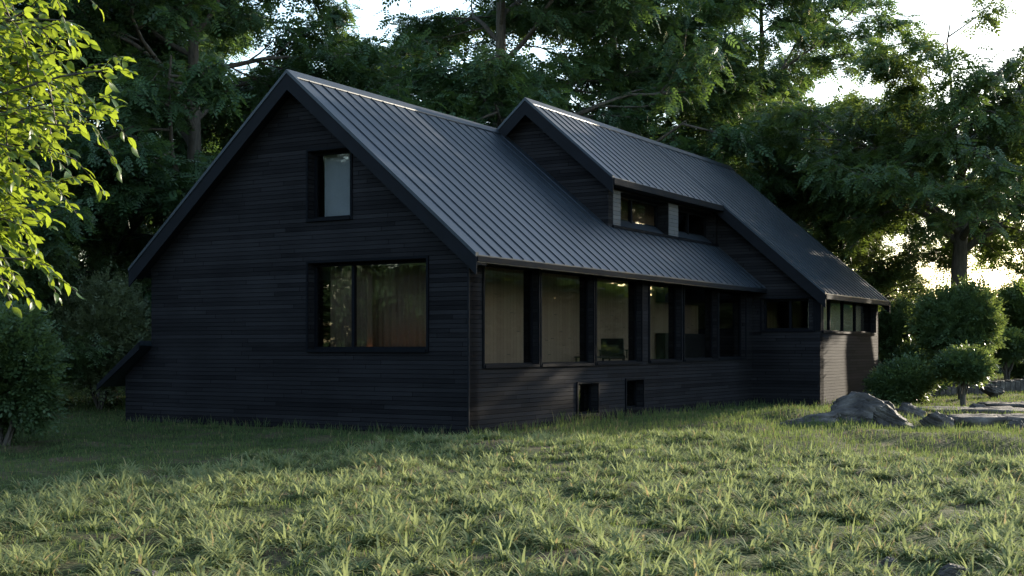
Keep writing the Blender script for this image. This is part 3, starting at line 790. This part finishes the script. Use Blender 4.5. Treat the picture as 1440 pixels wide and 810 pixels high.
# near tree at the left: single bright leaves on drooping twigs
rs = np.random.RandomState(5)
nt_ = empty('near_tree', (-6.0, 9.2, 0), 0, 'bright sunlit tree with large yellow green leaves reaching in at the left', 'tree')
sk = Skel()
tp = np.array([[0, 0, -.2], [.05, 0, 1], [.12, .05, 2.4], [.1, .1, 4.0], [.2, .1, 6.2]]); sk.tube(tp, np.array([.16, .13, .11, .09, .04]), 9)
tips = [(130, 8), (95, 40), (60, 5), (150, 60), (188, 128), (150, 165), (175, 185), (120, 150), (80, 110), (150, 215), (110, 245), (95, 190), (60, 230), (125, 290), (90, 320), (60, 300),
        (95, 380), (70, 395), (30, 360), (20, 410), (45, 260), (20, 60), (15, 150), (10, 240), (15, 320), (-40, 100), (-60, 250), (-50, 380), (-80, 20), (50, 30), (30, 20), (55, 60), (30, 110), (60, 140), (70, 170), (20, 200), (50, 210), (30, 290), (40, 340), (55, 350), (5, 90), (75, 75), (100, 70), (40, 90), (35, 180), (120, 100), (10, 395)]
LP, LD, LU, LS, LV = [], [], [], [], []
for (tx, ty) in tips:
    dep = 9.2 + rs.uniform(-1.0, 1.1)
    tip = np.array([(tx - 38 - 720)/1800*dep + 6.0, dep - 9.2, 1.83 + (490 - ty)/1800*dep])
    zb = tip[2] - rs.uniform(-.1, .9); base = np.array([np.interp(zb, tp[:, 2], tp[:, 0]), .08, zb])
    n_ = 9; tt = np.linspace(0, 1, n_)
    pts = base + (tip - base)*tt[:, None]; pts[:, 2] += .28*np.sin(tt*2.6); pts += rs.normal(0, .035, (n_, 3)); pts[0] = base
    sk.tube(pts, np.linspace(.026, .005, n_), 5)
    for j in range(21):
        u = .15 + .85*(j + rs.uniform(0, .9))/21; k = min(u*8, 7.99); i0 = int(k); b0 = pts[i0]*(1 - (k - i0)) + pts[i0+1]*(k - i0)
        ax = unit(pts[i0+1] - pts[i0]); d = unit(ax + rs.normal(0, .6, 3)); ln = rs.uniform(.25, .48)
        tw = np.array([b0, b0 + d*ln*.5 + (0, 0, .02), b0 + d*ln + np.array([0, 0, -.10])])
        sk.tube(tw, np.array([.006, .004, .002]), 3)
        var0 = rs.uniform(0, 1)
        for q in range(11):
            w = .06 + .94*q/10; k = min(w*2, 1.99); i1 = int(k); lp = tw[i1]*(1 - (k - i1)) + tw[i1+1]*(k - i1)
            s = 1 if q % 2 else -1
            sd_ = np.cross(d, (0, 0, 1)); sd_ = unit(sd_)
            LP.append(lp); LD.append(d*.6 + sd_*s*.8*(1 - .6*w) + rs.normal(0, .25, 3) + np.array([0, 0, -.35])); LU.append(np.array([0, 0, 1]) + rs.normal(0, .45, 3))
            LS.append(rs.uniform(.062, .118)); LV.append(.5*var0 + .5*rs.uniform(0, 1))
sk.build('trunk', M['bark'], nt_)
lx = [0, .22, .5, .78, 1.0]; lw = [.0, .20, .25, .15, 0]; lz = [0, .03, .02, -.05, -.16]
v = [(0, 0, 0)]
for i in (1, 2, 3): v += [(lx[i], lw[i], lz[i] + .05), (lx[i], 0, lz[i]), (lx[i], -lw[i], lz[i] + .05)]
v.append((1, 0, lz[4]))
lf = [(0, 2, 1), (0, 3, 2), (1, 2, 5), (1, 5, 4), (2, 3, 6), (2, 6, 5), (4, 5, 8), (4, 8, 7), (5, 6, 9), (5, 9, 8), (7, 8, 10), (8, 9, 10)]
cr = scatter((np.array(v), np.array(lf)), np.array(LP), np.array(LD), np.array(LU), np.array(LS), np.array(LV), M['leaf_near'], 'crown', nt_)
cr.data.polygons.foreach_set('use_smooth', np.ones(len(cr.data.polygons), dtype=bool))

# ------------------------------------------------------------------ rocks
def rock(name, px0, px1, ytop, ybot, dep, seed, flat=1.0, depth_ratio=.8, label='', cuts=16, wedge=0.0, peak=0.0):
    rs = np.random.RandomState(seed)
    bm = bmesh.new(); bmesh.ops.create_icosphere(bm, subdivisions=5, radius=1)
    planes = [(unit(rs.normal(0, 1, 3) * np.array([1, 1, .8])), rs.uniform(.42, .82)) for _ in range(cuts)]
    off = Vector(rs.uniform(0, 50, 3)); bed = unit([rs.uniform(.1, .8), rs.uniform(-.4, .5), rs.uniform(.5, .9)])
    w = (px1 - px0)/1800*dep/2; hgt = (ybot - ytop)/1800*dep
    for vv in bm.verts:
        p = np.array(vv.co)
        for nrm, dd in planes:
            e = p @ nrm - dd
            if e > 0: p = p - nrm*e*.93
        p = p*(1 + .09*mnoise.fractal(Vector(p)*1.6 + off, .9, 2.1, 6) - .16*abs(mnoise.noise(Vector(p)*2.3 + off)) + .03*mnoise.noise(Vector(p)*8 + off))
        st = (p @ bed)*3.4 + .5*mnoise.noise(Vector(p)*1.3 + off); st -= math.floor(st)      # tilted bedding: ledges and clefts
        p = p*(1 - .085*max(0, 1 - abs(st - .5)*5) + .05*st)
        vv.co = p
    co = np.array([vv.co for vv in bm.verts]); lo, hi = co.min(0), co.max(0)
    for vv in bm.verts:
        c = vv.co
        vv.co = Vector((((c.x - lo[0])/(hi[0] - lo[0])*2 - 1)*w, ((c.y - lo[1])/(hi[1] - lo[1])*2 - 1)*w*depth_ratio, ((c.z - lo[2])/(hi[2] - lo[2])*1.35 - .35)*hgt))
    for vv in bm.verts:
        q = vv.co.x/w; vv.co.z *= (1 - wedge*(1 - q)/2) * (1 - peak*abs(q + .15))
    me = bpy.data.meshes.new(name); bm.to_mesh(me); bm.free()
    me.materials.append(M['rock'])
    o = bpy.data.objects.new(name, me); COL.objects.link(o)
    x = px2x((px0 + px1)/2, dep); z = 1.83 - (ybot - 490)/1800*dep
    o.location = (x, dep, z)
    return tag(o, label, 'rock', 'rocks on the grass in front of the wing')
rock('boulder', 1160, 1264, 549, 603, 29.5, 64, label='largest cracked boulder with a peaked top in front of the wing', depth_ratio=.8, peak=.30)
rock('boulder', 1084, 1186, 573, 604, 28.8, 8, label='low sloping rock left of the largest boulder', depth_ratio=.6, wedge=.75)
rock('boulder', 1242, 1300, 564, 602, 30.5, 12, label='grey rounded rock just right of the largest boulder')
rock('boulder', 1226, 1300, 583, 612, 28.0, 15, label='low tail of rock in front of the largest boulder', depth_ratio=.6, wedge=-.7)
rock('boulder', 1288, 1340, 577, 612, 28.2, 19, label='brown squat rock between the boulders and the slabs')
def slab_rock(px0, px1, ytop, thick, dep, seed, wid, label):
    """flat ledge: broken outline, level top, undercut sides"""
    rs = np.random.RandomState(seed); n = 26; w = (px1 - px0)/1800*dep/2
    a = np.arange(n)*2*np.pi/n; sq = 1/np.maximum(np.abs(np.cos(a)), np.abs(np.sin(a)))**.75
    r = sq*(1 + rs.normal(0, .07, n))
    o2 = np.stack([np.cos(a)*r*w, np.sin(a)*r*wid], -1)
    rings = []
    for zf, sc in ((-.5, .80), (-.1, .80), (.25, .88), (.55, .93), (.8, 1.0), (.94, 1.0), (1.0, .96), (1.0, .80), (1.02, .55), (1.03, .25)):
        j = 1 + rs.normal(0, .018, n); z = zf*thick + rs.normal(0, .016, n)
        rings.append(np.concatenate([o2*sc*j[:, None], z[:, None]], 1))
    v = np.concatenate(rings); k = len(rings); i = np.arange(k*n).reshape(k, n)
    q = np.stack([i[:-1], np.roll(i[:-1], -1, 1), np.roll(i[1:], -1, 1), i[1:]], -1).reshape(-1, 4)
    o = newmesh('rock_slab', v, [q, i[-1][None, :]], M['rock'])
    o.location = (px2x((px0 + px1)/2, dep), dep, 1.83 - (ytop - 490)/1800*dep - thick)
    return tag(o, label, 'rock', 'rocks on the grass in front of the wing')
slab_rock(1288, 1442, 574, .26, 33, 23, 1.0, 'long thin flat slab lying behind the squat rock')
slab_rock(1332, 1475, 585, .46, 29.0, 27, .75, 'thick dark slab with an undercut front at the right')
rock('boulder', 1364, 1388, 567, 580, 33.5, 29, label='small stone sitting on the long flat slab')
rock('boulder', 1412, 1446, 590, 618, 27.6, 30, label='dark stone at the right end of the undercut slab')
slab_rock(1385, 1480, 567, .25, 36, 34, .7, 'flat slab at the back by the right edge')
rock('stone', 1234, 1262, 782, 800, 10.7, 41, label='pale stone among grass tufts at the bottom right')
rock('stone', 1318, 1362, 793, 815, 10.2, 43, label='flat grey stone at the bottom edge right of the pale one')
rock('stone', 185, 228, 797, 815, 10.3, 47, label='grey stone at the bottom edge on the left')
rock('stone', 1378, 1412, 543, 556, 47, 49, label='dark low stone on the far lawn behind the umbrella shrub')
# low stone edging curving over the far lawn
k_ = MB(); rs = np.random.RandomState(4)
pts = [(1300, 557, 48), (1340, 553, 49), (1380, 549, 50), (1415, 544, 51), (1450, 539, 52), (1500, 534, 53)]
P3 = np.array([(px2x(a, d), d, 1.83 - (b - 490)/1800*d) for a, b, d in pts])
tt = np.linspace(0, 5, 26); line = np.stack([np.interp(tt, np.arange(6), P3[:, i]) for i in range(3)], -1)
for i in range(25):
    p, q = line[i], line[i+1]; m_ = (p + q)/2; l = np.linalg.norm(q - p)/2*.97; hgt = rs.uniform(.2, .3)
    a = math.atan2(q[1] - p[1], q[0] - p[0]); ca, sa = math.cos(a), math.sin(a)
    vs = [(m_[0] + x*l*ca - y*.18*sa, m_[1] + x*l*sa + y*.18*ca, m_[2] + zz_) for x in (-1, 1) for y in (-1, 1) for zz_ in (-.45, hgt)]
    k_.add(vs, [(0,1,3,2),(4,6,7,5),(0,4,5,1),(2,3,7,6),(0,2,6,4),(1,5,7,3)])
o = k_.build('stone_edging', M['rock'], None, .03); tag(o, 'low curved line of stone edging on the far lawn', 'edging')

# ------------------------------------------------------------------ grass
def blades(base, az, ln, lean, curl, wid, seg):
    """curved tapering blades; returns verts (N,2*seg+1,3), tris, along"""
    n = len(base); t = np.linspace(0, 1, seg + 1)
    ang = lean[:, None] + curl[:, None]*t[None, :]                # angle from vertical
    st = ln[:, None]/seg
    hx = np.concatenate([np.zeros((n, 1)), np.cumsum(np.sin(ang[:, :-1])*st, 1)], 1)
    hz_ = np.concatenate([np.zeros((n, 1)), np.cumsum(np.cos(ang[:, :-1])*st, 1)], 1)
    c, s = np.cos(az)[:, None], np.sin(az)[:, None]
    px = base[:, 0:1] + hx*c; py = base[:, 1:2] + hx*s; pz = base[:, 2:3] + hz_
    w = wid[:, None]*np.array([.75, 1.0, .8, .5, .3])[None, :seg]/2
    lx_ = px[:, :seg] - s*w; ly_ = py[:, :seg] + c*w; rx_ = px[:, :seg] + s*w; ry_ = py[:, :seg] - c*w
    v = np.zeros((n, 2*seg + 1, 3))
    v[:, 0:2*seg:2] = np.stack([lx_, ly_, pz[:, :seg]], -1); v[:, 1:2*seg:2] = np.stack([rx_, ry_, pz[:, :seg]], -1)
    v[:, 2*seg] = np.stack([px[:, seg], py[:, seg], pz[:, seg]], -1)
    tr = []
    for k in range(seg - 1): a = 2*k; tr += [(a, a+1, a+3), (a, a+3, a+2)]
    a = 2*(seg - 1); tr.append((a, a+1, a+2)); tr = np.array(tr)
    f = (tr[None] + (np.arange(n)*(2*seg + 1))[:, None, None]).reshape(-1, 3)
    al = np.tile(np.concatenate([np.repeat(t[:seg], 2), [1.0]]), n)
    return v.reshape(-1, 3), f, al
def outside(x, y, m=.08):
    a = (x-CX)*V[0] + (y-CY)*V[1]; b = (x-CX)*U[0] + (y-CY)*U[1]
    inside = ((a > -m) & (a < 24 + m) & (b > -m) & (b < 10.3)) | ((a > 17.1 - m) & (a < 24 + m) & (b > -2.24 - m) & (b < .1))
    return ~inside
def sample(rs, n, y0, y1, p=1.0, half=.46, pad=.8):
    """points in the view wedge, density falling with distance by p"""
    u = rs.uniform(0, 1, n)
    y = (y0**(2-p) + u*(y1**(2-p) - y0**(2-p)))**(1/(2-p)) if p != 2 else y0*(y1/y0)**u
    x = rs.uniform(-1, 1, n)*(half*y + pad)
    return x, y
rs = np.random.RandomState(2)
# broad bladed tufts of the sunny foreground
x, y = sample(rs, 6800, 9.6, 31, .35)
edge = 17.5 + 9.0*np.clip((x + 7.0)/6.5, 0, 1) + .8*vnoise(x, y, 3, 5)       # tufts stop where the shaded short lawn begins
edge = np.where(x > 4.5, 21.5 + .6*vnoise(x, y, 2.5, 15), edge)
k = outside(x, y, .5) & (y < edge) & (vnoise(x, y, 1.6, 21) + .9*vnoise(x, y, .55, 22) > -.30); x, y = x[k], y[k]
nt2 = len(x); nb = rs.randint(18, 36, nt2); ti = np.repeat(np.arange(nt2), nb); Nb = len(ti)
sz = rs.uniform(.7, 1.4, nt2)*(.85 + .35*vnoise(x, y, 2.2, 12))*np.interp(y, [9, 16, 30], [1.0, .85, .7]); tv_ = np.clip(.5 + .5*vnoise(x, y, 2.7, 31) + rs.normal(0, .22, nt2), 0, 1)
az = rs.uniform(0, 6.283, Nb)
rr = rs.uniform(0, .055, Nb)
bx_, by_ = x[ti] + rr*np.cos(az), y[ti] + rr*np.sin(az)
ln = sz[ti]*rs.uniform(.15, .35, Nb); lean = rs.uniform(.10, 1.05, Nb); curl = rs.uniform(.8, 2.4, Nb)
v, f, al = blades(np.stack([bx_, by_, height(bx_, by_) - .01], -1), az + rs.normal(0, .2, Nb), ln, lean, curl, rs.uniform(.013, .031, Nb), 4)
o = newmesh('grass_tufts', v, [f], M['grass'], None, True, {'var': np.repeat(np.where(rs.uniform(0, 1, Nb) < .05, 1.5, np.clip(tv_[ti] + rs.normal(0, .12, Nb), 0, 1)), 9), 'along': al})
tag(o, 'arching broad bladed grass tufts over the sunlit foreground', 'grass', kind='stuff')
# short lawn everywhere
x, y = sample(rs, 250000, 9.4, 62, 1.05)
k = outside(x, y) & (vnoise(x, y, .9, 44) + .6*vnoise(x, y, .37, 45) > np.where((y < 22) & (x > -6), -.12, -.42)); x, y = x[k], y[k]; Nb = len(x)
tall = np.interp(y, [9, 20, 30, 60], [.8, .9, 1.15, 1.3])
ln = rs.uniform(.04, .12, Nb)*tall*(1 + .5*vnoise(x, y, 1.1, 61)).clip(.4)*np.where((y > 20) & (y < 33) & (x > 1), 1.45, 1.0)*np.where(outside(x, y, .45), 1.0, 2.0)
az = rs.uniform(0, 6.283, Nb)
v, f, al = blades(np.stack([x, y, height(x, y) - .005], -1), az, ln, rs.uniform(0, .6, Nb), rs.uniform(.2, 1.2, Nb), rs.uniform(.005, .010, Nb)*np.interp(y, [9, 25, 60], [1, 1.5, 3.2]), 2)
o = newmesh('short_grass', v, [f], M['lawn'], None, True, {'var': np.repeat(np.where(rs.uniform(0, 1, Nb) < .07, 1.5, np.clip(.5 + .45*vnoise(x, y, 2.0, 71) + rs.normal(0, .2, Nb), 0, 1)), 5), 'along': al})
tag(o, 'short uneven lawn grass between the tufts and along the house', 'grass', kind='stuff')

# ------------------------------------------------------------------ light, sky, camera
SUN_AZ, SUN_EL = R(43), R(11.5)
sd = Vector((math.sin(SUN_AZ)*math.cos(SUN_EL), math.cos(SUN_AZ)*math.cos(SUN_EL), math.sin(SUN_EL)))
ld = bpy.data.lights.new('sun', 'SUN'); ld.energy = 3.7; ld.angle = R(.6); ld.color = (1.0, .88, .70)
lo = bpy.data.objects.new('sun', ld); COL.objects.link(lo); lo.rotation_euler = (-sd).to_track_quat('-Z', 'Y').to_euler(); lo.location = (30, 20, 30)

w = bpy.data.worlds.new('World'); SC.world = w; w.use_nodes = True
nt = w.node_tree; nt.nodes.clear()
sky = nt.nodes.new('ShaderNodeTexSky'); sky.sky_type = 'NISHITA'; sky.sun_disc = False
sky.sun_elevation = SUN_EL; sky.sun_rotation = SUN_AZ; sky.air_density = 1.0; sky.dust_density = 0.6; sky.ozone_density = 1.0
bg = nt.nodes.new('ShaderNodeBackground'); bg.inputs['Strength'].default_value = .15
ow = nt.nodes.new('ShaderNodeOutputWorld')
hs = nt.nodes.new('ShaderNodeHueSaturation'); hs.inputs['Saturation'].default_value = .98
nt.links.new(sky.outputs[0], hs.inputs['Color']); nt.links.new(hs.outputs[0], bg.inputs['Color']); nt.links.new(bg.outputs[0], ow.inputs['Surface'])

cam = bpy.data.cameras.new('camera'); cam.sensor_width = 36; cam.lens = 45.0; cam.shift_y = 85/1440
cam.clip_start = .1; cam.clip_end = 4000
co = bpy.data.objects.new('camera', cam); COL.objects.link(co); co.location = (0, 0, 1.83); co.rotation_euler = (R(90), 0, 0)
SC.camera = co
SC.view_settings.view_transform = 'Standard'; SC.view_settings.look = 'None'; SC.view_settings.gamma = 1
SC.view_settings.exposure = 1.9; SC.view_settings.use_curve_mapping = False
SC.cycles.use_denoising = True
SC.cycles.max_bounces = 8; SC.cycles.transparent_max_bounces = 12
SC.cycles.sample_clamp_indirect = 6
